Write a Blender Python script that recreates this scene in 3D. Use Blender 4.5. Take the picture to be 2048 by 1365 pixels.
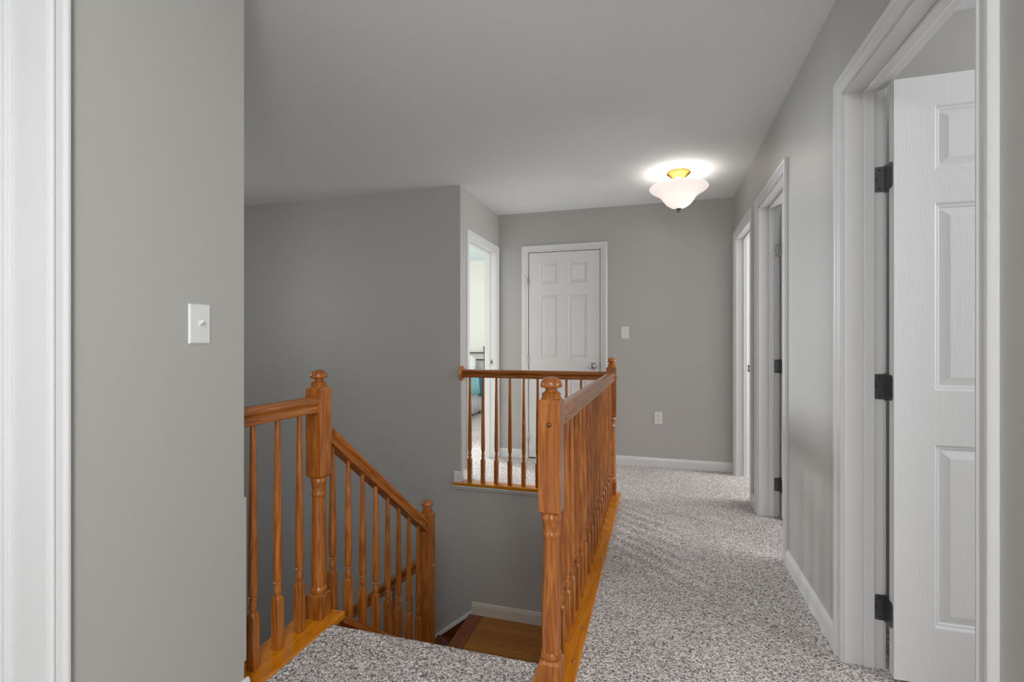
import bpy, bmesh, math, random
from mathutils import Vector, Matrix
random.seed(7)
for o in list(bpy.data.objects): bpy.data.objects.remove(o)
S = bpy.context.scene
C = S.collection
PI = math.pi
# ---------------------------------------------------------------- camera
CAMH = 1.153
cd = bpy.data.cameras.new('camera'); cam = bpy.data.objects.new('camera', cd); C.objects.link(cam)
cam.location = (0, 0, CAMH); cam.rotation_euler = (PI/2, 0, math.radians(16.5))
cd.sensor_width = 36; cd.lens = 36*990/2048; cd.shift_y = 2.5/2048; cd.clip_start = .02
S.camera = cam
# ---------------------------------------------------------------- exposure, world
S.view_settings.view_transform = 'Standard'; S.view_settings.look = 'None'
S.view_settings.gamma = 1; S.view_settings.use_curve_mapping = False
S.view_settings.exposure = 0.53
w = bpy.data.worlds.new('world'); S.world = w; w.use_nodes = True
w.node_tree.nodes['Background'].inputs[0].default_value = (.80, .88, 1, 1)
w.node_tree.nodes['Background'].inputs[1].default_value = 0.7
# ---------------------------------------------------------------- lights (windows, plus added unseen fill lamps)
def area(name, loc, target, sx, sy, power, col=(1, 1, 1), spread=180):
    d = bpy.data.lights.new(name, 'AREA'); d.shape = 'RECTANGLE'; d.size = sx; d.size_y = sy
    d.energy = power; d.color = col; d.spread = math.radians(spread)
    o = bpy.data.objects.new(name, d); C.objects.link(o); o.location = loc
    o.rotation_euler = (Vector(target)-Vector(loc)).to_track_quat('-Z', 'Y').to_euler()
    return o
area('foyer_window_light', (-4.5, 1.7, 1.6), (0, 2.3, 1.1), 1.2, 1.4, 9.5, (.95, .975, 1))
area('foyer_low_window_light', (-4.5, 2.2, -1.3), (-2.4, 3.6, -1.2), 1.6, 1.5, .6, (.95, .97, 1))
area('bedroom_window_light', (-4.9, 6.7, 1.7), (-1.0, 4.0, .6), .9, 1.0, 74, (.88, .95, 1), 85)
area('bedroom_side_light', (-3.3, 5.2, 2.3), (-3.2, 7.4, .8), 1.2, .8, 14, (1, .97, .93))  # unseen area lamp inside the bedroom, facing its end wall
area('back_fill_light', (.61, -1.0, 1.3), (-1.2, -.45, 1.3), .7, 1.7, 36, (.95, .98, 1))  # added soft fill behind the camera, no window in this wall
area('side_room_window_light', (2.9, 1.0, 1.6), (.7, 1.4, 1.3), 1.6, 1.4, 31, (.97, .985, 1))
area('middle_room_window_light', (2.0, 2.95, 1.5), (.7, 3.5, 1.2), .7, 1.4, 17, (.97, .985, 1))
area('far_room_fill_light', (2.8, 4.42, 1.5), (.6, 4.3, 1.1), .8, 1.6, 50, (.97, .985, 1))  # added fill in the unseen far room, brightens the hall end
area('left_room_fill_light', (-2.35, -.6, 1.35), (.6, 1.8, 1.3), .8, 1.5, 7, (.97, .985, 1))  # added fill through the left opening, lifts the right wall
area('hall_overhead_fill_light', (.0, -.7, 2.40), (.05, -.3, 0), .45, .45, 17, (.97, .985, 1))  # added overhead fill behind the camera, no fixture modelled
# ---------------------------------------------------------------- materials
def mat(name, col=(.8, .8, .8), rough=.5, metal=0, spec=.5):
    m = bpy.data.materials.new(name); m.use_nodes = True
    b = m.node_tree.nodes['Principled BSDF']
    b.inputs['Base Color'].default_value = (*col, 1); b.inputs['Roughness'].default_value = rough
    b.inputs['Metallic'].default_value = metal; b.inputs['Specular IOR Level'].default_value = spec
    return m
def nd(m, t, **kw):
    n = m.node_tree.nodes.new(t)
    for k, v in kw.items(): setattr(n, k, v)
    return n
def lk(m, a, b): m.node_tree.links.new(a, b)
def bsdf(m): return m.node_tree.nodes['Principled BSDF']
def coords(m, scale=(1, 1, 1), rand=True, rot=None):
    tc = nd(m, 'ShaderNodeTexCoord'); src = tc.outputs['Object']
    if rot:
        vr = nd(m, 'ShaderNodeVectorRotate', rotation_type=rot+'_AXIS'); vr.inputs['Angle'].default_value = math.atan(.785); lk(m, src, vr.inputs['Vector']); src = vr.outputs[0]
    mp = nd(m, 'ShaderNodeMapping'); mp.inputs['Scale'].default_value = scale
    if rand:
        oi = nd(m, 'ShaderNodeObjectInfo'); mu = nd(m, 'ShaderNodeMath', operation='MULTIPLY'); mu.inputs[1].default_value = 37.0
        lk(m, oi.outputs['Random'], mu.inputs[0])
        ad = nd(m, 'ShaderNodeVectorMath', operation='ADD'); lk(m, src, ad.inputs[0]); lk(m, mu.outputs[0], ad.inputs[1])
        lk(m, ad.outputs[0], mp.inputs['Vector'])
    else: lk(m, src, mp.inputs['Vector'])
    return mp.outputs[0]
def noise(m, vec, scale, detail=2, rough=.5, dist=0):
    n = nd(m, 'ShaderNodeTexNoise'); n.inputs['Scale'].default_value = scale; n.inputs['Detail'].default_value = detail
    n.inputs['Roughness'].default_value = rough; n.inputs['Distortion'].default_value = dist; lk(m, vec, n.inputs['Vector'])
    return n.outputs['Fac']
def ramp(m, fac, stops):
    r = nd(m, 'ShaderNodeValToRGB'); e = r.color_ramp.elements
    e[0].position, e[0].color = stops[0][0], (*stops[0][1], 1)
    e[1].position, e[1].color = stops[-1][0], (*stops[-1][1], 1)
    for p, c in stops[1:-1]:
        x = e.new(p); x.color = (*c, 1)
    lk(m, fac, r.inputs[0]); return r.outputs[0]
def bump(m, h, strength, dist):
    b = nd(m, 'ShaderNodeBump'); b.inputs['Strength'].default_value = strength; b.inputs['Distance'].default_value = dist
    lk(m, h, b.inputs['Height']); lk(m, b.outputs[0], bsdf(m).inputs['Normal'])
def paint(name, col, rough, amp=.0003, sc=260):
    m = mat(name, col, rough); v = coords(m, rand=False)
    bump(m, noise(m, v, sc, 2), .35, amp); return m
WALL = paint('wall_paint', (.475, .465, .44), .42)
WALLW = paint('bedroom_wall_paint', (.86, .81, .73), .6)
CEIL = paint('ceiling_paint', (.90, .92, .93), .75)
TRIM = paint('white_trim_paint', (.74, .74, .74), .3, .00006, 90)
# moulded door skin: fine vertical grain
DOORM = mat('white_door_skin', (.75, .75, .755), .38); v = coords(DOORM, (1, 1, .06)); bump(DOORM, noise(DOORM, v, 230, 3, .6, .6), .55, .0012)
PLAST = mat('white_plastic', (.80, .80, .78), .3); CREAM = mat('cream_plastic', (.76, .75, .70), .35)
DARK = mat('dark_slot', (.02, .02, .02), .6)
def metal(name, col, rough):
    m = mat(name, col, rough, 1); v = coords(m); bump(m, noise(m, v, 120, 2), .15, .0003); return m
BRONZE = metal('dark_hinge_metal', (.16, .16, .165), .42); CHROME = metal('polished_nickel', (.45, .45, .46), .16)
BRASS = metal('polished_brass', (.80, .46, .11), .3); IRON = metal('bed_iron', (.10, .10, .11), .45)
STEEL = metal('steel_hinge', (.42, .42, .42), .35)
def oak(name, axis, dark=(.20, .052, .010), mid=(.385, .122, .023), light=(.53, .205, .050), rough=.26, coat=.3, rot=None):
    m = mat(name, mid, rough); sc = [1, 1, 1]; sc[axis] = .045
    v = coords(m, tuple(sc), rot=rot); sc2 = [1, 1, 1]; sc2[axis] = .09
    v2 = coords(m, tuple(sc2), rot=rot)
    big = noise(m, v2, 24, 2, .5, .5); fine = noise(m, v, 300, 4, .65, .2)
    wv = nd(m, 'ShaderNodeMath', operation='MULTIPLY'); lk(m, big, wv.inputs[0]); wv.inputs[1].default_value = 11
    fr = nd(m, 'ShaderNodeMath', operation='PINGPONG'); lk(m, wv.outputs[0], fr.inputs[0]); fr.inputs[1].default_value = 1
    mx = nd(m, 'ShaderNodeMix'); mx.inputs[0].default_value = .66; lk(m, fr.outputs[0], mx.inputs[2]); lk(m, fine, mx.inputs[3])
    c = ramp(m, mx.outputs[0], [(.18, dark), (.5, mid), (.82, light)])
    hs = nd(m, 'ShaderNodeHueSaturation'); oi = nd(m, 'ShaderNodeObjectInfo'); mr = nd(m, 'ShaderNodeMapRange')
    mr.inputs[3].default_value = .82; mr.inputs[4].default_value = 1.12; lk(m, oi.outputs['Random'], mr.inputs[0])
    lk(m, mr.outputs[0], hs.inputs['Value']); lk(m, c, hs.inputs['Color']); hs.inputs['Saturation'].default_value = 1.02
    lk(m, hs.outputs[0], bsdf(m).inputs['Base Color'])
    bsdf(m).inputs['Coat Weight'].default_value = coat; bsdf(m).inputs['Coat Roughness'].default_value = .12
    bump(m, fine, .12, .0006)
    return m
OAKZ = oak('oak_vertical_grain', 2); OAKY = oak('oak_lengthwise_grain', 1); OAKX = oak('oak_crosswise_grain', 0)
OAKR = oak('oak_sloping_grain', 1, rot='X'); OAKRX = oak('oak_sloping_cross_grain', 0, rot='Y')
OAKS = oak('oak_base_board', 1, (.48, .150, .012), (.61, .210, .016), (.70, .285, .032), .2, .45)
OAKSX = oak('oak_base_board_cross', 0, (.48, .150, .012), (.61, .210, .016), (.70, .285, .032), .2, .45)
OAKD = oak('dark_stained_oak', 1, (.07, .016, .005), (.14, .036, .010), (.19, .055, .016))
OAKN = oak('red_brown_oak', 1, (.15, .035, .008), (.24, .066, .015), (.30, .095, .024))
# oak strip floor
OAKF = mat('oak_strip_floor', (.3, .12, .03), .3)
v = coords(OAKF, (1, 1, 1), False)
bt = nd(OAKF, 'ShaderNodeTexBrick'); bt.offset = .37; bt.inputs['Scale'].default_value = 1; bt.inputs['Brick Width'].default_value = 2.3; bt.inputs['Row Height'].default_value = .083
bt.inputs['Mortar Size'].default_value = .0009; bt.inputs['Color1'].default_value = (.36, .130, .018, 1); bt.inputs['Color2'].default_value = (.58, .25, .036, 1); bt.inputs['Mortar'].default_value = (.05, .02, .008, 1)
lk(OAKF, v, bt.inputs['Vector'])
v2 = coords(OAKF, (.05, 1, 1), False); f = noise(OAKF, v2, 260, 4, .6, .4)
mx = nd(OAKF, 'ShaderNodeMix', data_type='RGBA', blend_type='MULTIPLY'); mx.inputs[0].default_value = .8
lk(OAKF, bt.outputs[0], mx.inputs[6]); lk(OAKF, ramp(OAKF, f, [(.3, (.45, .4, .35)), (.65, (1.15, 1.1, 1.05))]), mx.inputs[7]); lk(OAKF, mx.outputs[2], bsdf(OAKF).inputs['Base Color'])
# cut-pile carpet: speckled tufts
def carpet(name, a, b, c):
    m = mat(name, b, .95, spec=.1)
    v = coords(m, (1, 1, 1), False)
    vo = nd(m, 'ShaderNodeTexVoronoi'); vo.inputs['Scale'].default_value = 190; lk(m, v, vo.inputs['Vector'])
    sp = nd(m, 'ShaderNodeSeparateColor'); lk(m, vo.outputs['Color'], sp.inputs[0])
    n1 = noise(m, v, 95, 3, .6); n2 = noise(m, v, 3.0, 2)
    ad = nd(m, 'ShaderNodeMix'); ad.inputs[0].default_value = .55; lk(m, sp.outputs[0], ad.inputs[2]); lk(m, n1, ad.inputs[3])
    col = ramp(m, ad.outputs[0], [(.28, a), (.5, b), (.70, c)])
    hs = nd(m, 'ShaderNodeHueSaturation'); mr = nd(m, 'ShaderNodeMapRange'); mr.inputs[1].default_value = .3; mr.inputs[2].default_value = .7
    mr.inputs[3].default_value = .93; mr.inputs[4].default_value = 1.07; lk(m, n2, mr.inputs[0]); lk(m, mr.outputs[0], hs.inputs['Value'])
    lk(m, col, hs.inputs['Color']); lk(m, hs.outputs[0], bsdf(m).inputs['Base Color'])
    sub = nd(m, 'ShaderNodeMath', operation='SUBTRACT'); lk(m, n1, sub.inputs[0]); lk(m, vo.outputs['Distance'], sub.inputs[1])
    bump(m, sub.outputs[0], .9, .006)
    return m
CARPET = carpet('speckled_carpet', (.19, .160, .145), (.67, .605, .57), (1.0, .955, .925))
GLASS = mat('frosted_glass', (.95, .94, .92), .35)
bsdf(GLASS).inputs['Emission Color'].default_value = (.96, .99, 1, 1); bsdf(GLASS).inputs['Emission Strength'].default_value = .33
bsdf(GLASS).inputs['Subsurface Weight'].default_value = .2
def cloth(name, col):
    m = mat(name, col, .9); v = coords(m); bump(m, noise(m, v, 400, 2), .3, .0008); return m
TEAL = cloth('teal_bedding', (.28, .62, .68)); LINEN = cloth('pale_linen', (.62, .63, .68)); WHITEC = cloth('white_pillowcase', (.8, .8, .8)); BLUE = cloth('deep_blue_bedding', (.03, .2, .33))
# ---------------------------------------------------------------- mesh helpers
def bx(bm, x0, x1, y0, y1, z0, z1):
    vs = [bm.verts.new((x, y, z)) for x in (x0, x1) for y in (y0, y1) for z in (z0, z1)]
    for f in ((0, 1, 3, 2), (4, 6, 7, 5), (0, 4, 5, 1), (2, 3, 7, 6), (0, 2, 6, 4), (1, 5, 7, 3)): bm.faces.new([vs[i] for i in f])
def lathe(bm, prof, n=32, axis='Z', org=(0, 0, 0)):
    rings = []
    for r, h in prof:
        ring = []
        for i in range(n):
            a = 2*PI*i/n; p = (r*math.cos(a), r*math.sin(a), h)
            if axis == 'X': p = (p[2], p[0], p[1])
            if axis == 'Y': p = (p[0], p[2], p[1])
            ring.append(bm.verts.new(Vector(p)+Vector(org)))
        rings.append(ring)
    for a, b in zip(rings, rings[1:]):
        for i in range(n): bm.faces.new((a[i], a[(i+1) % n], b[(i+1) % n], b[i]))
    bm.faces.new(rings[0]); bm.faces.new(rings[-1])
def sweep(bm, prof, A, B, up=Vector((0, 0, 1)), capz=None):
    """extrude profile (side, up) from A to B; end faces stay vertical"""
    A = Vector(A); B = Vector(B); d = (B-A); h = Vector((d.x, d.y, 0)).normalized(); s = Vector((h.y, -h.x, 0))
    k = d.length/Vector((d.x, d.y, 0)).length
    ra = [bm.verts.new(A+s*p[0]+Vector((0, 0, p[1]*k))) for p in prof]
    rb = [bm.verts.new(B+s*p[0]+Vector((0, 0, p[1]*k))) for p in prof]
    n = len(prof)
    for i in range(n): bm.faces.new((ra[i], ra[(i+1) % n], rb[(i+1) % n], rb[i]))
    bm.faces.new(ra); bm.faces.new(rb)
def sqrings(bm, rings):
    """square section rings (half width, corner cut, z)"""
    R = []
    for hw, c, z in rings:
        pts = [(hw, -hw+c), (hw, hw-c), (hw-c, hw), (-hw+c, hw), (-hw, hw-c), (-hw, -hw+c), (-hw+c, -hw), (hw-c, -hw)]
        R.append([bm.verts.new((x, y, z)) for x, y in pts])
    for a, b in zip(R, R[1:]):
        for i in range(8): bm.faces.new((a[i], a[(i+1) % 8], b[(i+1) % 8], b[i]))
    bm.faces.new(R[0]); bm.faces.new(R[-1])
def obj(name, bm, m, parent=None, loc=(0, 0, 0), rotz=0, smooth=0, bevel=0, seg=2):
    bmesh.ops.recalc_face_normals(bm, faces=bm.faces)
    me = bpy.data.meshes.new(name); bm.to_mesh(me); bm.free()
    o = bpy.data.objects.new(name, me); C.objects.link(o); me.materials.append(m)
    if parent: o.parent = parent
    o.location = loc; o.rotation_euler = (0, 0, rotz)
    if smooth:
        for p in me.polygons: p.use_smooth = True
        try: me.set_sharp_from_angle(angle=math.radians(smooth))
        except Exception: pass
    if bevel:
        b = o.modifiers.new('bevel', 'BEVEL'); b.width = bevel; b.segments = seg; b.limit_method = 'ANGLE'
    return o
def boxes(name, lst, m, parent=None, **kw):
    bm = bmesh.new()
    for b in lst: bx(bm, *b)
    return obj(name, bm, m, parent, **kw)
def struct(o): o['kind'] = 'structure'; return o
def thing(name, label, cat, loc=(0, 0, 0), rotz=0, group=None):
    o = bpy.data.objects.new(name, None); C.objects.link(o); o.location = loc; o.rotation_euler = (0, 0, rotz); o.empty_display_size = .05
    o['label'] = label; o['category'] = cat
    if group: o['group'] = group
    return o
def sempty(name, loc=(0, 0, 0), rotz=0):
    o = bpy.data.objects.new(name, None); C.objects.link(o); o.location = loc; o.rotation_euler = (0, 0, rotz); o['kind'] = 'structure'; return o
# ---------------------------------------------------------------- layout numbers
H = 2.44; RX = .64; RX2 = .756; LX = -1.26; LX2 = -1.42; FY = 4.77; SY = 3.76; BX = -1.555; BX2 = -1.67
LZ = -1.05; GZ = -2.73; DH = 2.045
# ---------------------------------------------------------------- room shell
D1 = (1.265, 2.045); D2 = (2.918, 3.629); D3 = (3.905, 4.645); D4 = (3.952, 4.68); D5 = (-1.244, -.533); D6 = (-.15, .733)
JT = .0175
def wall_y(name, x0, x1, y0, y1, doors, m=WALL, z0=0, z1=H):
    L = []; y = y0
    for a, b in doors:
        a -= JT; b += JT; L.append((x0, x1, y, a, z0, z1)); L.append((x0, x1, a, b, DH+JT, z1)); y = b
    L.append((x0, x1, y, y1, z0, z1))
    return struct(boxes(name, L, m))
wall_y('wall_right', RX, RX2, -1.7, FY+.1, [D1, D2, D3])
# near left wall with the railing end and a shallow raised drywall edge low on its end
bm = bmesh.new()
for b in ((LX2, LX, -1.7, D6[0]-JT, -.28, H), (LX2, LX, D6[0]-JT, D6[1]+JT, DH+JT, H), (LX2, LX, D6[1]+JT, 1.263, -.28, H), (LX2, LX, 1.263, 1.272, .14, .66)): bx(bm, *b)
struct(obj('wall_left', bm, WALL))
# short wall with the bedroom door, stair wall, far wall
wall_y('wall_bedroom_side', BX2, BX, SY, FY, [D4], z0=-.01)
struct(boxes('wall_stair', [(-4.7, BX2, SY, SY+.12, GZ, H), (BX2, -.28, SY, SY+.06, GZ, -.01)], WALL))
struct(boxes('wall_far', [(BX2, D5[0]-JT, FY, FY+.12, 0, H), (D5[0]-JT, D5[1]+JT, FY, FY+.12, DH+JT, H), (D5[1]+JT, RX, FY, FY+.12, 0, H)], WALL))
struct(boxes('wall_back', [(-3.2, 3.1, -1.8, -1.7, -.3, H)], WALL))
struct(boxes('wall_foyer', [(-4.75, -4.65, -.4, SY+.12, GZ, H), (-4.65, -2.5, -.4, -.3, GZ, H)], WALL))
struct(boxes('wall_under_hall', [(-.41, -.30, 1.55, SY, GZ, -.02), (-3.2, -.3, 1.55-2, 1.62-2, GZ, -.3)], WALL))
struct(boxes('ceiling', [(-4.8, 3.1, -1.8, FY+.15, H, H+.08)], CEIL))
# rooms to the right: bathroom / bedrooms
struct(boxes('wall_side_room', [(3.0, 3.1, -1.7, FY, 0, H), (RX2, 3.0, 2.33, 2.43, 0, H), (RX2, 3.0, 3.73, 3.8, 0, H), (RX2, 3.1, FY, FY+.1, 0, H)], WALL))
# far bedroom (left)
struct(boxes('wall_bedroom', [(-5.1, -1.0, 7.86, 7.96, 0, 2.54), (-5.1, -5.0, SY+.12, 7.86, 0, 2.54), (-1.0, -.9, FY+.12, 7.86, 0, 2.54),
                              (-5.0, BX2, SY+.12, SY+.18, 0, 2.54)], WALLW))
struct(boxes('ceiling.001', [(-5.1, BX2, SY+.12, 7.96, 2.54, 2.6), (BX2, -.9, FY+.15, 7.96, 2.54, 2.6)], CEIL))
# ---------------------------------------------------------------- floors
bm = bmesh.new()
for b in ((-.30, 3.0, -1.7, FY, -.28, 0), (BX2+.002, -.30, SY+.06, FY, -.28, 0), (-.6, -.30, -1.7, 1.56, -.28, 0), (-3.1, -.6, -1.7, 1.2, -.28, 0)): bx(bm, *b)
struct(obj('floor', bm, CARPET))
# carpeted top landing with its rolled nosing over the stairs (piled surface in real relief)
bm = bmesh.new()
x0, x1, yA, yB = -1.285, -.405, 1.18, 1.735
prof = [(yA, 0.004)]
y = yA
while y < yB-.02: y += .006; prof.append((min(y, yB-.02), .004))
for i in range(1, 9):
    a = PI/2*(1-i/8); prof.append((yB-.02+.02*math.cos(a), -.016+.02*math.sin(a)))
for i in range(1, 8): prof.append((yB, -.016-.006*i))
nx = int((x1-x0)/.006); rows = []
for (y, z) in prof:
    row = []
    for i in range(nx+1):
        x = x0+(x1-x0)*i/nx; j = (random.random()-.5)*.0055; k = (random.random()-.5)*.003
        if y >= yB-.019: row.append(bm.verts.new((x+k, y+j*.9, z+k)))
        else: row.append(bm.verts.new((x+k, y+k, z+j)))
    rows.append(row)
for a, b in zip(rows, rows[1:]):
    for i in range(nx): bm.faces.new((a[i], a[i+1], b[i+1], b[i]))
bx(bm, -1.285, -.41, 1.18, 1.71, -.28, -.006)
struct(obj('floor.001', bm, CARPET, smooth=80))
struct(boxes('floor.002', [(-5.0, BX2, SY+.18, 7.86, -.2, 0), (BX2, -1.0, FY+.12, 7.86, -.2, 0)], CARPET))
struct(boxes('floor.003', [(-1.45, -.41, 2.82, SY, LZ-.2, LZ)], OAKF))       # oak landing
struct(boxes('floor.004', [(-4.7, -.3, -.4, SY, GZ-.1, GZ)], OAKF))
# ---------------------------------------------------------------- baseboards
BP = [(0, 0), (.0135, 0), (.0135, .062), (.011, .070), (.009, .079), (.005, .084), (0, .085)]
def baseboard(name, A, B, z=0, side=1, h=1, m=TRIM, parent=None):
    bm = bmesh.new(); sweep(bm, [(p[0]*side, p[1]*h) for p in BP], (*A, z), (*B, z)); return struct(obj(name, bm, m))
CW = .06
baseboard('baseboard_far', (D5[1]+CW+.006, FY), (RX, FY), side=1)
baseboard('baseboard_far.001', (BX, FY), (D5[0]-CW-.006, FY), side=1)
baseboard('baseboard_right', (RX, D1[1]+CW+.006), (RX, D2[0]-CW-.006), side=-1)
baseboard('baseboard_right.001', (RX, D2[1]+CW+.006), (RX, D3[0]-CW-.006), side=-1)
baseboard('baseboard_right.002', (RX, -1.7), (RX, D1[0]-CW-.006), side=-1)
baseboard('baseboard_left', (LX, .775), (LX, 1.277), side=1)
baseboard('baseboard_left.001', (LX+.0, 1.263), (LX-.012, 1.263), side=-1)
# baseboard that wraps the corner above the far railing
bm = bmesh.new(); sweep(bm, BP, (BX, SY-.0135, .0), (BX, D4[0]-CW-.006, .0)); sweep(bm, BP, (BX-.05, SY, .012), (BX-.0005, SY, .012)); struct(obj('baseboard_corner', bm, TRIM))
baseboard('baseboard_landing', (-1.45, SY), (-.41, SY), LZ, 1, 1.15, paint('cream_trim_paint', (.66, .61, .53), .35, .0001, 90))
baseboard('baseboard_side_room', (RX2, 2.33), (1.8, 2.33), side=1)
# ---------------------------------------------------------------- door casings, jambs, slabs
CPROF = [(0, 0), (0, .008), (.003, .011), (.009, .012), (.012, .0085), (.015, .0095), (.030, .0115), (.036, .0125), (.039, .016), (.047, .0185), (.056, .018), (.06, .015), (.06, 0)]
def casing(parent, w, h, zb=0, width=.06, name='casing', legs=(1, 1), m=TRIM):
    """local frame: opening from x=0..w, face plane y=0, proud towards -y"""
    bm = bmesh.new(); k = width/.06; g = .005
    P = []
    for (a, d) in CPROF:
        a = a*k+g; P.append([(-a, -d, zb), (-a, -d, h+a), (w+a, -d, h+a), (w+a, -d, zb)])
    V = [[bm.verts.new(p) for p in r] for r in P]
    for i in range(len(V)-1):
        for j in range(3):
            bm.faces.new((V[i][j], V[i][j+1], V[i+1][j+1], V[i+1][j]))
    for j in (0, 3): bm.faces.new([r[j] for r in V])
    return obj(name, bm, m, parent, smooth=25)
def jamb(parent, w, h, depth, stop_at=.07, stop=True, zb=0):
    t = .018; bm = bmesh.new()
    bx(bm, -t, 0, 0, depth, zb, h+t); bx(bm, w, w+t, 0, depth, zb, h+t); bx(bm, 0, w, 0, depth, h, h+t)
    o = obj('jamb', bm, TRIM, parent)
    if stop:
        bm = bmesh.new(); s = .010; e = stop_at+.034
        for (a, b) in ((0, s), (w-s, w)): bx(bm, a, b, stop_at, e, zb, h)
        bx(bm, s, w-s, stop_at, e, h-s, h)
        obj('door_stop', bm, TRIM, parent, bevel=.003)
    return o
def slab_mesh(w, h=2.03, t=.035):
    bm = bmesh.new(); st = .115 if w > .65 else .1; ms = .1
    pw = (w-2*st-ms)/2
    xs = [0, st, st+pw, st+pw+ms, w-st, w]; zs = [0, .19, .80, .98, 1.605, 1.715, 1.93, h]
    for face, sgn in ((0, -1), (t, 1)):
        def V(x, z, d): return bm.verts.new((x, face-sgn*d, z))
        for i in range(5):
            for j in range(7):
                X0, X1, Z0, Z1 = xs[i], xs[i+1], zs[j], zs[j+1]
                if i in (1, 3) and j in (1, 3, 5):
                    R = [(0, 0), (.004, .002), (.007, .008), (.013, .008), (.018, .013), (.045, .004)]
                    if j == 5: R[-1] = (.04, .004)
                    prev = None
                    for ins, d in R:
                        r = [V(X0+ins, Z0+ins, d), V(X1-ins, Z0+ins, d), V(X1-ins, Z1-ins, d), V(X0+ins, Z1-ins, d)]
                        if prev:
                            for q in range(4): bm.faces.new((prev[q], prev[(q+1) % 4], r[(q+1) % 4], r[q]))
                        prev = r
                    bm.faces.new(prev)
                else: bm.faces.new((V(X0, Z0, 0), V(X1, Z0, 0), V(X1, Z1, 0), V(X0, Z1, 0)))
    for a, b in (((0, 0), (0, h)), ((0, h), (w, h)), ((w, h), (w, 0)), ((w, 0), (0, 0))):
        bm.faces.new([bm.verts.new(p) for p in ((a[0], 0, a[1]), (b[0], 0, b[1]), (b[0], t, b[1]), (a[0], t, a[1]))])
    bmesh.ops.remove_doubles(bm, verts=bm.verts, dist=.0002)
    return bm
def hinge_open(parent, loc, m, dz=.089, leafdir=1):
    """leaf on jamb (in local x-z plane), barrel, leaf on the slab edge. local: jamb leaf spreads to -x facing -y, door leaf goes to -y"""
    h = thing2('hinge', parent, loc)
    def leaf(rot, nm, L, off):
        bm = bmesh.new(); r = .014; Z = dz
        pts = [(off, 0), (-L+r, 0)]
        for i in range(1, 6): a = PI*1.5-i*PI/10; pts.append((-L+r+r*math.cos(a), r+r*math.sin(a)))
        for i in range(0, 6): a = PI-i*PI/10; pts.append((-L+r+r*math.cos(a), Z-r+r*math.sin(a)))
        pts += [(off, Z)]
        a = [bm.verts.new((x, -.0022, z)) for x, z in pts]; b = [bm.verts.new((x, .0, z)) for x, z in pts]
        bm.faces.new(a); bm.faces.new(b)
        for i in range(len(pts)): bm.faces.new((a[i], a[(i+1) % len(pts)], b[(i+1) % len(pts)], b[i]))
        bmesh.ops.rotate(bm, verts=bm.verts, cent=(0, 0, 0), matrix=Matrix.Rotation(rot, 3, 'Z'))
        o = obj(nm, bm, m, h, smooth=30); return o
    leaf(0, 'hinge_leaf', .032, .006); leaf(PI/2, 'hinge_leaf', .062, -.009).location.x = .0035
    for k, z in enumerate((0, .0185, .0365, .0545, .0725)):
        bm = bmesh.new(); lathe(bm, [(.0062, z+.0006), (.0066, z+.0012), (.0066, z+.0155), (.0062, z+.0162)], 16, org=(.0085, -.0045, 0)); obj('knuckle', bm, m, h, smooth=40)
    bm = bmesh.new(); lathe(bm, [(.003, -.004), (.0055, -.001), (.0055, .001), (.003, .002), (.003, .088), (.0058, .089), (.0058, .092), (.002, .095)], 14, org=(.0085, -.0045, 0)); obj('hinge_pin', bm, m, h, smooth=40)
    for x, z in ((-.012, .012), (-.022, .0445), (-.012, .077)):
        bm = bmesh.new(); lathe(bm, [(.0034, -.003), (.0034, -.0015)], 12, 'Y', org=(x, 0, z)); obj('screw', bm, DARK, h)
    return h
def thing2(name, parent, loc=(0, 0, 0), rotz=0):
    o = bpy.data.objects.new(name, None); C.objects.link(o); o.parent = parent; o.location = loc; o.rotation_euler = (0, 0, rotz); return o
RR = RX2-RX+.004
def right_door(n, D, slab=None, hinges=False, depth=RR, hm=BRONZE):
    w = D[1]-D[0]
    # local x runs along -Y (hall seen from inside facing +X): x=0 at far jamb
    d = sempty('door_%d' % n, (RX, D[1], 0), -PI/2)
    casing(d, w, DH); jamb(d, w, DH, depth, .057)
    c = casing(d, w, DH, name='rear_casing'); c.rotation_euler = (0, 0, PI); c.location = (w, depth, 0)
    return d
d1 = right_door(1, D1)
# slab of the near door: opened square into the side room, hinged on the far jamb
SW = .775
sl = obj('door_slab', slab_mesh(SW), DOORM, d1, loc=(.036+.035, RR+.004, .012), rotz=PI/2)
for z in (1.728, .997, .218):
    hinge_h = hinge_open(d1, (0, RR-.003, z-.045), BRONZE); hinge_h.rotation_euler = (0, 0, PI/2)
    hinge_h.location = (.001, RR-.001, z-.045)
d2 = right_door(2, D2)
obj('door_slab', slab_mesh(.70), DOORM, d2, loc=(.036+.035, RR+.006, .012), rotz=PI/2)
for z, m_ in ((1.76, STEEL), (.995, BRONZE), (.215, BRONZE)):
    hh = hinge_open(d2, (.001, RR-.001, z-.045), m_); hh.rotation_euler = (0, 0, PI/2)
d3 = right_door(3, D3)
sp = boxes('strike_plate', [(.0, .0022, .088, .115, .90, .957)], BRONZE, d3, bevel=.0008); boxes('latch_hole', [(.0015, .0028, .095, .108, .917, .94)], CHROME, sp)
obj('door_slab', slab_mesh(.73), DOORM, d3, loc=(D3[1]-D3[0]-.037, RR+.004, .012), rotz=PI/2)
# door 4: bedroom doorway on the short left wall (face towards +X)
d4 = sempty('door_4', (BX, D4[0], 0), PI/2); w4 = D4[1]-D4[0]
casing(d4, w4, DH); jamb(d4, w4, DH, BX-BX2+.003, .06)
sp = boxes('strike_plate', [(w4-.0022, w4, .030, .056, .925, .985)], STEEL, d4, bevel=.0008); boxes('latch_hole', [(w4-.003, w4-.0015, .036, .050, .942, .967)], DARK, sp)
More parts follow.
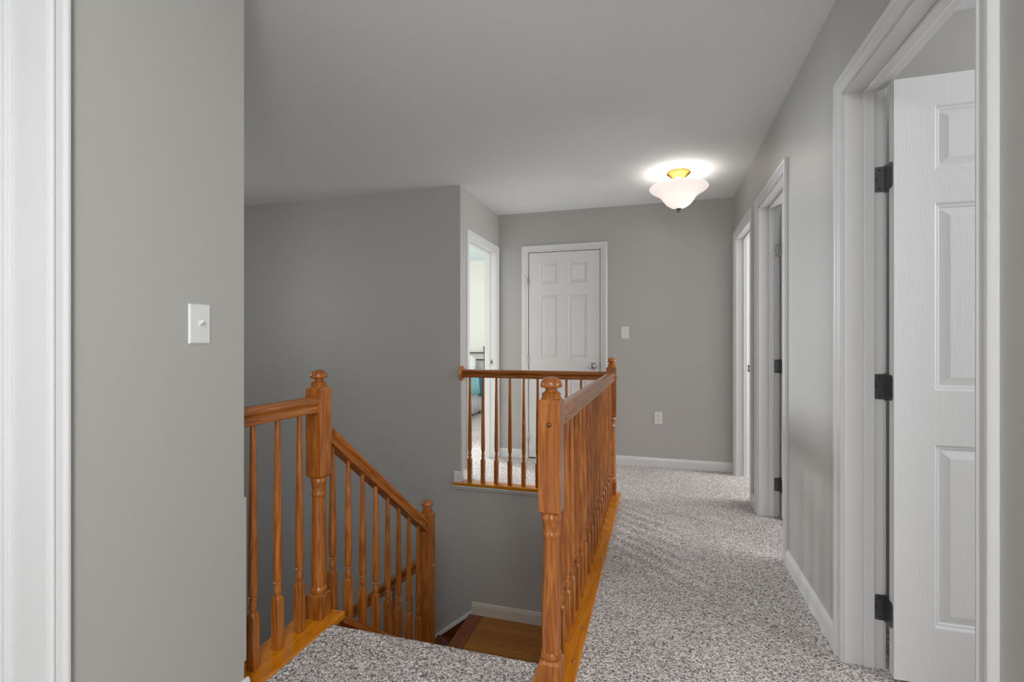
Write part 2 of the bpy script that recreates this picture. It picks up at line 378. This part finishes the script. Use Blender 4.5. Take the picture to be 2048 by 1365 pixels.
# door 5: closed closet door on the far wall
d5 = sempty('door_5', (D5[0], FY, 0), 0); w5 = D5[1]-D5[0]
casing(d5, w5, DH); jamb(d5, w5, DH, .12, .040)
obj('door_slab', slab_mesh(w5-.012, 2.026), DOORM, d5, loc=(.006, .003, .012))
for z in (1.755, .985, .21):
    h5 = thing2('hinge', d5, (-.001, -.006, z-.045)); bm = bmesh.new(); lathe(bm, [(.004, -.003), (.007, 0), (.007, .089), (.004, .093)], 14); obj('hinge_barrel', bm, STEEL, h5, smooth=40)
    boxes('hinge_leaf', [(-.012, 0, .004, .006, 0, .089)], STEEL, h5)
    if z > 1.5:
        bm = bmesh.new(); sweep(bm, [(-.003, -.003), (.003, -.003), (.003, .003), (-.003, .003)], (0, 0, .094), (-.022, -.020, .098)); bx(bm, -.027, -.020, -.026, -.016, .092, .104)
        obj('hinge_door_stop', bm, STEEL, h5)
kn = thing2('door_knob', d5, (w5-.068, .002, .925))
bm = bmesh.new(); lathe(bm, [(.034, 0), (.034, -.004), (.030, -.008), (.014, -.010), (.012, -.030), (.020, -.036), (.027, -.046), (.027, -.056), (.020, -.064), (.006, -.067)], 28, 'Y'); obj('knob', bm, CHROME, kn, smooth=50)
bm = bmesh.new(); lathe(bm, [(.006, -.066), (.006, -.069)], 14, 'Y'); obj('lock_button', bm, BRONZE, kn)
boxes('latch_plate', [(w5-.003, w5+.0, -.003, .022, .895, .955)], BRONZE, d5)
boxes('bottom_strip', [(.01, w5-.01, .008, .03, 0, .012)], DARK, d5)  # dark strip filling the gap below the closed slab
# door 6: cased opening at the near left
d6 = sempty('door_6', (LX, D6[0], 0), PI/2); w6 = D6[1]-D6[0]
casing(d6, w6, DH, width=.034)
bm = bmesh.new()
for a, b in ((-.018, 0), (w6, w6+.018)): bx(bm, a, b, 0, .16, 0, DH+.018)
bx(bm, 0, w6, 0, .16, DH, DH+.018); obj('jamb', bm, TRIM, d6)
bm = bmesh.new()
for dy, dx in ((.108, .004), (.113, .009), (.126, .012), (.135, .009), (.14, .014)):
    bx(bm, w6-dx, w6+.001, dy, .17, 0, DH)
obj('door_stop', bm, TRIM, d6, bevel=.0015)
struct(boxes('wall_left_room', [(-2.6, -2.5, -1.7, 1.2, 0, H), (-2.5, LX2, .95, 1.05, 0, H)], WALL))
# ---------------------------------------------------------------- railings
RAIL = [(-.026, 0), (-.0285, .002), (-.0285, .011), (-.026, .014), (-.0225, .018), (-.021, .024), (-.023, .030), (-.028, .034), (-.0315, .040), (-.032, .048), (-.028, .056), (-.019, .062), (-.007, .065),
        (.007, .065), (.019, .062), (.028, .056), (.032, .048), (.0315, .040), (.028, .034), (.023, .030), (.021, .024), (.0225, .018), (.026, .014), (.0285, .011), (.0285, .002), (.026, 0)]
RB = .866
def baluster_mesh(total, sink=0.004):
    bm = bmesh.new(); b = .0158
    sqrings(bm, [(b, .001, -sink), (b, .001, .183), (.0115, .004, .197)])
    prof = [(.0100, .195), (.0098, .200), (.0125, .206), (.0148, .216), (.0135, .228), (.0108, .238), (.0104, .241), (.0138, .244), (.0142, .248), (.0110, .251), (.0125, .254), (.0155, .262), (.0162, .30), (.0158, .36)]
    for i in range(1, 9):
        t = i/8; prof.append((.0158+(.0092-.0158)*t, .36+(total-.36)*t))
    lathe(bm, prof, 20)
    return bm
def fill_mesh(bm):
    bmesh.ops.recalc_face_normals(bm, faces=bm.faces); me = bpy.data.meshes.new('baluster'); bm.to_mesh(me); bm.free(); me.materials.append(OAKZ)
    for p in me.polygons: p.use_smooth = True
    me.set_sharp_from_angle(angle=math.radians(38)); return me
SH = .012
BAL = fill_mesh(baluster_mesh(RB-SH+.003)); 
SL = .785; RKB = .735
BALR = fill_mesh(baluster_mesh(RKB+.004, .022))
def baluster(parent, x, y, z, me=None):
    o = bpy.data.objects.new('baluster', me or BAL); C.objects.link(o); o.parent = parent; o.location = (x, y, z); return o
def plug(parent, x, y, z, r=.0085):
    bm = bmesh.new(); lathe(bm, [(r, -.002), (r, .002), (r*.75, .005), (r*.3, .006)], 16, org=(x, y, z)); return obj('wood_plug', bm, OAKD if 0 else OAKZ, parent, smooth=60)
def board(name, b, m, parent):
    return boxes(name, [b], m, parent, bevel=.005, seg=3)
RXC = -.34; LXC = -1.36; N3Y = 1.605; N4Y = 3.785; N1Y = 1.752; N2Y = 2.76; FRY = 3.787
# long hallway railing
r = thing('landing_railing', 'long oak railing of turned balusters running beside the carpeted hallway', 'railing', (RXC, N3Y, 0))
def rel(p, o): return tuple(a-b for a, b in zip(p, o))
br = board('base_board', (-.41-RXC, -.27-RXC, 1.55-N3Y, 3.835-N3Y, -.02, SH), OAKS, r)
for y in (1.756, 1.972, 2.637, 3.65): plug(br, .049, y-N3Y, SH)
bm = bmesh.new(); sweep(bm, RAIL, (0, .034, RB), (0, N4Y-N3Y-.034, RB)); obj('handrail', bm, OAKY, r, smooth=35)
for k in range(17): baluster(r, 0, 1.757+.1165*k-N3Y, SH)
# far landing railing along the edge of the stairwell
r = thing('landing_railing', 'far oak railing across the stairwell edge, ending in a wall rosette', 'railing', (-1.0, FRY, 0))
board('base_board', (-1.607+1.0, -.412+1.0, 3.73-FRY, 3.84-FRY, -.012, SH), OAKSX, r)
bm = bmesh.new(); sweep(bm, [(-.001, 0), (.026, 0), (.026, -.010), (.020, -.014), (.014, -.024), (.010, -.034), (-.001, -.036)], (-.607, SY-FRY, -.012), (.588, SY-FRY, -.012)); obj('cove_moulding', bm, TRIM, r)
bm = bmesh.new(); sweep(bm, RAIL, (BX+.018+1.0, 0, RB), (RXC-.036+1.0, 0, RB)); hr = obj('handrail', bm, OAKX, r, smooth=35)
bm = bmesh.new(); lathe(bm, [(.062, 0), (.062, .006), (.054, .012), (.050, .020), (.02, .022)], 36, 'X', org=(BX+1.0, 0, RB+.032)); obj('wall_rosette', bm, OAKZ, hr, smooth=40)
for k in range(10): baluster(r, -1.481+.114*k+1.0, 0, SH)
plug(r, -1.545+1.0, -.02, SH, .006)
# short level railing from the left wall
r = thing('landing_railing', 'short level oak railing between the left wall and its newel post at the stair head', 'railing', (LXC, 1.263, 0))
br = board('base_board', (-1.44-LXC, -1.275-LXC, .001, 1.815-1.263, -.02, SH), OAKS, r)
plug(br, .068, 1.79-1.263, SH, .006)
bm = bmesh.new(); sweep(bm, RAIL, (0, .002, RB), (0, N1Y-1.263-.034, RB)); obj('handrail', bm, OAKY, r, smooth=35)
for y in (1.402, 1.519, 1.636): baluster(r, 0, y-1.263, SH)
# sloping railing of the upper flight
Y0 = 1.79
r = thing('stair_railing', 'sloping oak railing descending from the stair head to the lower newel post', 'railing', (LXC, Y0, 0))
def rk(y): return -SL*(y-Y0)
bm = bmesh.new(); sweep(bm, RAIL, (0, 0, RKB+.0), (0, N2Y-.036-Y0, RKB+rk(N2Y-.036))); obj('handrail', bm, OAKR, r, smooth=35)
bm = bmesh.new(); sweep(bm, [(-.065, -.20), (.045, -.20), (.045, -.03), (.075, -.03), (.075, 0), (-.065, 0)], (0, .03, SH-.02), (0, N2Y-.036-Y0, SH+rk(N2Y-.036))); obj('base_board', bm, OAKR, r, bevel=.004)
for k in range(8):
    y = 1.842+.1145*k; baluster(r, 0, y-Y0, rk(y)+.008, BALR)
# lower flight railing (descends to the left)
r = thing('stair_railing', 'lower oak railing sloping down to the left behind the upper balusters', 'railing', (-1.40, N2Y, LZ))
bm = bmesh.new(); sweep(bm, RAIL, (0, 0, .81), (-1.9, 0, .81-1.9*SL)); obj('handrail', bm, OAKRX, r, smooth=35)
bm = bmesh.new(); sweep(bm, [(-.05, -.25), (.05, -.25), (.05, 0), (-.05, 0)], (-.0, 0, .06), (-1.9, 0, .06-1.9*SL)); obj('base_board', bm, OAKD, r)
for k in range(15):
    baluster(r, -.075-.1145*k, 0, .06-SL*(.075+.1145*k)+.008, BALR)
# newel posts
NW = .0365
def finial(parent, z):
    bm = bmesh.new()
    lathe(bm, [(.030, z-.002), (.0325, z+.002), (.0325, z+.008), (.029, z+.011), (.031, z+.014), (.0315, z+.019), (.027, z+.023), (.0205, z+.027), (.0190, z+.033), (.0215, z+.037), (.0335, z+.0395),
               (.0362, z+.044), (.0360, z+.050), (.0325, z+.060), (.025, z+.068), (.014, z+.0725), (.005, z+.074)], 36)
    return obj('finial', bm, OAKZ, parent, smooth=45)
def newel(label, x, y, pegs):
    n = thing('newel_post', label, 'newel post', (x, y, 0))
    bm = bmesh.new(); sqrings(bm, [(NW, .0015, SH), (NW, .0015, .105), (NW-.008, .008, .114)]); obj('base_block', bm, OAKZ, n)
    bm = bmesh.new()
    lathe(bm, [(.030, .110), (.0325, .116), (.0350, .124), (.0345, .132), (.031, .138), (.0298, .142), (.0308, .150), (.0312, .20), (.0295, .34), (.0262, .505), (.0258, .512), (.0290, .517), (.0300, .522), (.0285, .528), (.0262, .532),
               (.0275, .550), (.0310, .568), (.0335, .574), (.0335, .580), (.031, .585), (.030, .60)], 40)
    obj('turned_shaft', bm, OAKZ, n, smooth=50)
    bm = bmesh.new(); sqrings(bm, [(NW-.009, .009, .590), (NW, .0015, .601), (NW, .0015, .958), (NW-.005, .005, .966)]); ub = obj('upper_block', bm, OAKZ, n)
    finial(n, .965)
    for (dx, dy, z, ax) in pegs:
        bm = bmesh.new(); s = 1 if (dx+dy) > 0 else -1
        lathe(bm, [(.0085, s*(NW-.002)), (.0085, s*(NW+.002)), (.005, s*(NW+.005)), (.002, s*(NW+.006))], 16, ax, org=(dy if ax == 'X' and 0 else 0, 0, z)); obj('wood_plug', bm, OAKD, ub, smooth=60)
    return n
newel('large oak newel post nearest the camera where the hallway railing begins', RXC, N3Y, [(0, -1, .885, 'Y')])
newel('oak newel post at the far corner joining the two landing railings', RXC, N4Y, [(1, 0, .885, 'X')])
newel('oak newel post at the left of the stair head with a mushroom finial', LXC, N1Y, [])
n = thing('newel_post', 'plain square oak newel post at the bottom of the upper flight', 'newel post', (LXC, N2Y, LZ))
bm = bmesh.new(); sqrings(bm, [(NW, .0015, -.3), (NW, .0015, 1.155), (NW-.005, .005, 1.163)]); sh = obj('post_shaft', bm, OAKZ, n); finial(n, 1.163)
bm = bmesh.new(); lathe(bm, [(.008, NW-.002), (.008, NW+.003), (.003, NW+.006)], 14, 'X', org=(0, 0, .84)); obj('wood_plug', bm, OAKZ, sh, smooth=60)
# ---------------------------------------------------------------- stairs
RUN = .267; RISE = .21
st = thing('staircase', 'oak stair flight descending from the carpeted landing', 'stairs', (-.85, 1.75, 0))
for k in range(4):
    y = 1.75+RUN*k-1.75; z = -RISE*(k+1)
    boxes('riser', [(-.435, .44, y-.02, y, z-.0, z+RISE-.03)], OAKX, st)
    boxes('tread', [(-.435, .44, y-.015, y+RUN+.025, z-.027, z)], OAKX, st, bevel=.006)
boxes('riser', [(-.435, .44, 4*RUN-.02, 4*RUN, LZ, LZ+RISE-.03)], OAKX, st)
st = thing('staircase', 'dark oak lower stair flight descending left from the wooden landing', 'stairs', (-1.45, 3.28, LZ))
boxes('nosing', [(-.02, .10, -.46, .466, -.03, .004)], OAKN, st, bevel=.006)
for k in range(7):
    x = -RUN*k; z = -RISE*(k+1)
    boxes('riser', [(x-.0, x+.02, -.46, .466, z, z+RISE-.03)], OAKD, st)
    boxes('tread', [(x-RUN-.03, x+.0, -.46, .466, z-.027, z)], OAKD, st, bevel=.006)
# stained skirt with a thin painted cap along the stair wall
bm = bmesh.new(); sweep(bm, [(-.0, -.36), (-.012, -.36), (-.012, 0), (0, 0)], (.0, .4795, .0), (-1.9, .4795, -1.9*SL)); obj('skirt_board', bm, OAKD, st)
bm = bmesh.new(); sweep(bm, [(-.0, .0), (-.017, .0), (-.015, .022), (0, .026)], (.0, .4795, .0), (-1.9, .4795, -1.9*SL)); obj('skirt_cap', bm, TRIM, st)
# ---------------------------------------------------------------- switches and outlet
def plate(t, m, w=.070, h=.114):
    bm = bmesh.new(); d = .0055
    R = [(w/2, h/2, 0), (w/2, h/2, -.002), (w/2-.004, h/2-.004, -d)]; rr = []
    for a, b, y in R: rr.append([bm.verts.new(p) for p in ((-a, y, -b), (a, y, -b), (a, y, b), (-a, y, b))])
    for p, q in zip(rr, rr[1:]):
        for i in range(4): bm.faces.new((p[i], p[(i+1) % 4], q[(i+1) % 4], q[i]))
    bm.faces.new(rr[0]); bm.faces.new(rr[-1]); return obj('cover_plate', bm, m, t, bevel=.001)
def switch(label, loc, rz, m, up):
    t = thing('light_switch', label, 'light switch', loc, rz); plate(t, m)
    for z in (-.030, .030):
        bm = bmesh.new(); lathe(bm, [(.0032, -.005), (.0032, -.0062), (.002, -.0068)], 14, 'Y', org=(0, 0, z)); obj('screw', bm, m, t, smooth=50)
    bm = bmesh.new(); bx(bm, -.0055, .0055, -.0062, -.004, -.0125, .0125); obj('toggle_collar', bm, m, t, bevel=.0006)
    bm = bmesh.new(); bx(bm, -.0040, .0040, -.022, -.003, -.0045, .0045); bmesh.ops.rotate(bm, verts=bm.verts, cent=(0, -.004, 0), matrix=Matrix.Rotation(-.55*up, 3, 'X')); obj('toggle', bm, m, t, bevel=.0012)
switch('white toggle light switch on the near left wall', (LX, 1.103, 1.205), PI/2, PLAST, 1)
switch('small white toggle light switch on the far wall beside the closet door', (-.305, FY, 1.243), 0, CREAM, 1)
t = thing('wall_outlet', 'white duplex power outlet low on the far wall above the baseboard', 'outlet', (-.003, FY, .452), 0); plate(t, CREAM)
for z in (-.0195, .0195):
    bm = bmesh.new(); pr = [(.0165*math.cos(a), max(-.0135, min(.0135, .0165*math.sin(a)))) for a in [i*PI/12 for i in range(24)]]
    a = [bm.verts.new((x, -.0052, zz+z)) for x, zz in pr]; b = [bm.verts.new((x, -.0068, zz+z)) for x, zz in pr]
    bm.faces.new(a); bm.faces.new(b)
    for i in range(24): bm.faces.new((a[i], a[(i+1) % 24], b[(i+1) % 24], b[i]))
    rc = obj('receptacle', bm, CREAM, t)
    boxes('socket_slots', [(-.0075, -.0050, -.0073, -.006, z+.000, z+.0085), (.0050, .0075, -.0073, -.006, z+.000, z+.0075), (-.0025, .0025, -.0073, -.006, z-.0095, z-.0045)], DARK, rc)
bm = bmesh.new(); lathe(bm, [(.003, -.005), (.003, -.0066)], 12, 'Y'); obj('screw', bm, STEEL, t)
# ---------------------------------------------------------------- ceiling light
cl = thing('ceiling_light', 'semi-flush ceiling light with a brass canopy and a frosted white glass bowl', 'ceiling light', (.145, 3.95, H))
bm = bmesh.new(); lathe(bm, [(.086, 0), (.088, -.008), (.084, -.015), (.070, -.020), (.066, -.030), (.052, -.037), (.048, -.046), (.030, -.052), (.022, -.058), (.020, -.072), (.014, -.078)], 48); obj('canopy', bm, BRASS, cl, smooth=50)
bm = bmesh.new(); lathe(bm, [(.010, -.07), (.010, -.27)], 16); obj('stem', bm, STEEL, cl, smooth=50)
bm = bmesh.new()
outer = [(.213, -.116), (.2145, -.120), (.205, -.133), (.180, -.150), (.152, -.166), (.130, -.186), (.112, -.212), (.090, -.240), (.060, -.262), (.030, -.274), (.012, -.277)]
inner = [(r_-.004 if r_ > .02 else r_, z_+.005) for r_, z_ in outer][::-1]
prof = outer+inner
n_ = 64; rings = []
for r_, z_ in prof:
    wob = 0
    rings.append([bm.verts.new(((r_)*math.cos(2*PI*i/n_), (r_)*math.sin(2*PI*i/n_), z_)) for i in range(n_)])
rings.append(rings[0])
for a, b in zip(rings, rings[1:]):
    for i in range(n_): bm.faces.new((a[i], a[(i+1) % n_], b[(i+1) % n_], b[i]))
obj('glass_bowl', bm, GLASS, cl, smooth=60)
bm = bmesh.new(); lathe(bm, [(.021, -.275), (.022, -.280), (.014, -.285), (.007, -.288), (.010, -.293), (.010, -.299), (.004, -.305)], 24); obj('bottom_finial', bm, BRONZE, cl, smooth=50)
BULB = mat('bulb_glass', (1, 1, 1), .4); bsdf(BULB).inputs['Emission Color'].default_value = (1, .93, .82, 1); bsdf(BULB).inputs['Emission Strength'].default_value = 3
for a in (0, PI):
    bm = bmesh.new(); lathe(bm, [(.010, 0), (.013, .010), (.027, .035), (.030, .052), (.024, .070), (.010, .079)], 20, 'X'); b_ = obj('light_bulb', bm, BULB, cl, loc=(.016*math.cos(a), 0, -.17), smooth=60); b_.rotation_euler = (0, 0, a)
ld = bpy.data.lights.new('ceiling_lamp_glow', 'POINT'); ld.energy = 1.3; ld.color = (1, .96, .9); ld.shadow_soft_size = .05
lo = bpy.data.objects.new('ceiling_lamp_glow', ld); C.objects.link(lo); lo.location = (.145, 3.95, H-.15)
# ---------------------------------------------------------------- bed in the far bedroom
b = thing('bed', 'dark metal framed bed with teal bedding seen through the bedroom doorway', 'bed', (-3.5, 7.0, 0))
PX = -2.78+3.5; PY = .80
for x in (PX, PX-1.45):
    bm = bmesh.new(); lathe(bm, [(.018, 0), (.018, 1.0), (.028, 1.01), (.028, 1.02), (.014, 1.03), (.026, 1.045), (.030, 1.06), (.026, 1.075), (.010, 1.088)], 20, org=(x, PY, 0)); obj('headboard_post', bm, IRON, b, smooth=40)
for z in (.975, .86, .6):
    bm = bmesh.new(); lathe(bm, [(.011, PX-1.45), (.011, PX)], 14, 'X', org=(0, PY, z)); obj('headboard_rail', bm, IRON, b, smooth=60)
boxes('side_rail', [(PX-.07, PX-.03, PY-2.0, PY, .22, .27)], IRON, b)
for x in (PX-.03, PX-1.42):
    bm = bmesh.new(); lathe(bm, [(.02, 0), (.02, .2)], 12, org=(x, PY-.25, 0)); obj('leg', bm, IRON, b)
    bm = bmesh.new(); lathe(bm, [(.02, 0), (.02, .2)], 12, org=(x, PY-1.95, 0)); obj('leg', bm, IRON, b)
boxes('mattress', [(PX-1.43, PX-.02, PY-2.0, PY-.03, .28, .60)], WHITEC, b, bevel=.05, seg=4)
def drape(xa, xb, ya, yb, z0, z1, amp, n=60):
    bm = bmesh.new(); pts = []
    for i in range(n+1):
        y = ya+(yb-ya)*i/n; wv = amp*math.sin(y*38)+amp*.5*math.sin(y*71+1)
        pts.append((xb+wv, y))
    top = [bm.verts.new((xb-.015, y, z1)) for x, y in pts]; mid = [bm.verts.new((x-.003, y, (z0+z1)/2)) for x, y in pts]; bot = [bm.verts.new((x+.012, y, z0+.01*math.sin(y*17))) for x, y in pts]
    inn = [bm.verts.new((xa, y, z1)) for x, y in pts]
    for A, B in ((inn, top), (top, mid), (mid, bot)):
        for i in range(n): bm.faces.new((A[i], A[i+1], B[i+1], B[i]))
    return bm
o = obj('bed_skirt', drape(PX-1.4, PX+.01, PY-2.0, PY-.1, .04, .36, .012), LINEN, b, smooth=60); o.modifiers.new('s', 'SOLIDIFY').thickness = .006
o = obj('comforter', drape(PX-1.45, PX+.035, PY-2.02, PY-.35, .34, .63, .008), TEAL, b, smooth=60); o.modifiers.new('s', 'SOLIDIFY').thickness = .02
o = obj('blanket', drape(PX-1.45, PX+.03, PY-.34, PY-.04, .28, .615, .006, 20), BLUE, b, smooth=60); o.modifiers.new('s', 'SOLIDIFY').thickness = .01
p = thing('pillow', 'pale pillow leaning on the headboard of the bed', 'pillow', (-3.15, 7.60, .78))
bm = bmesh.new(); bmesh.ops.create_uvsphere(bm, u_segments=28, v_segments=16, radius=1)
for v_ in bm.verts:
    x, y, z = v_.co; sx = math.copysign(abs(x)**.6, x); sz = math.copysign(abs(z)**.6, z); v_.co = (sx*.28, y*.08, sz*.17)
bmesh.ops.rotate(bm, verts=bm.verts, cent=(0, 0, 0), matrix=Matrix.Rotation(-.35, 3, 'X')); obj('pillowcase', bm, WHITEC, p, smooth=80)
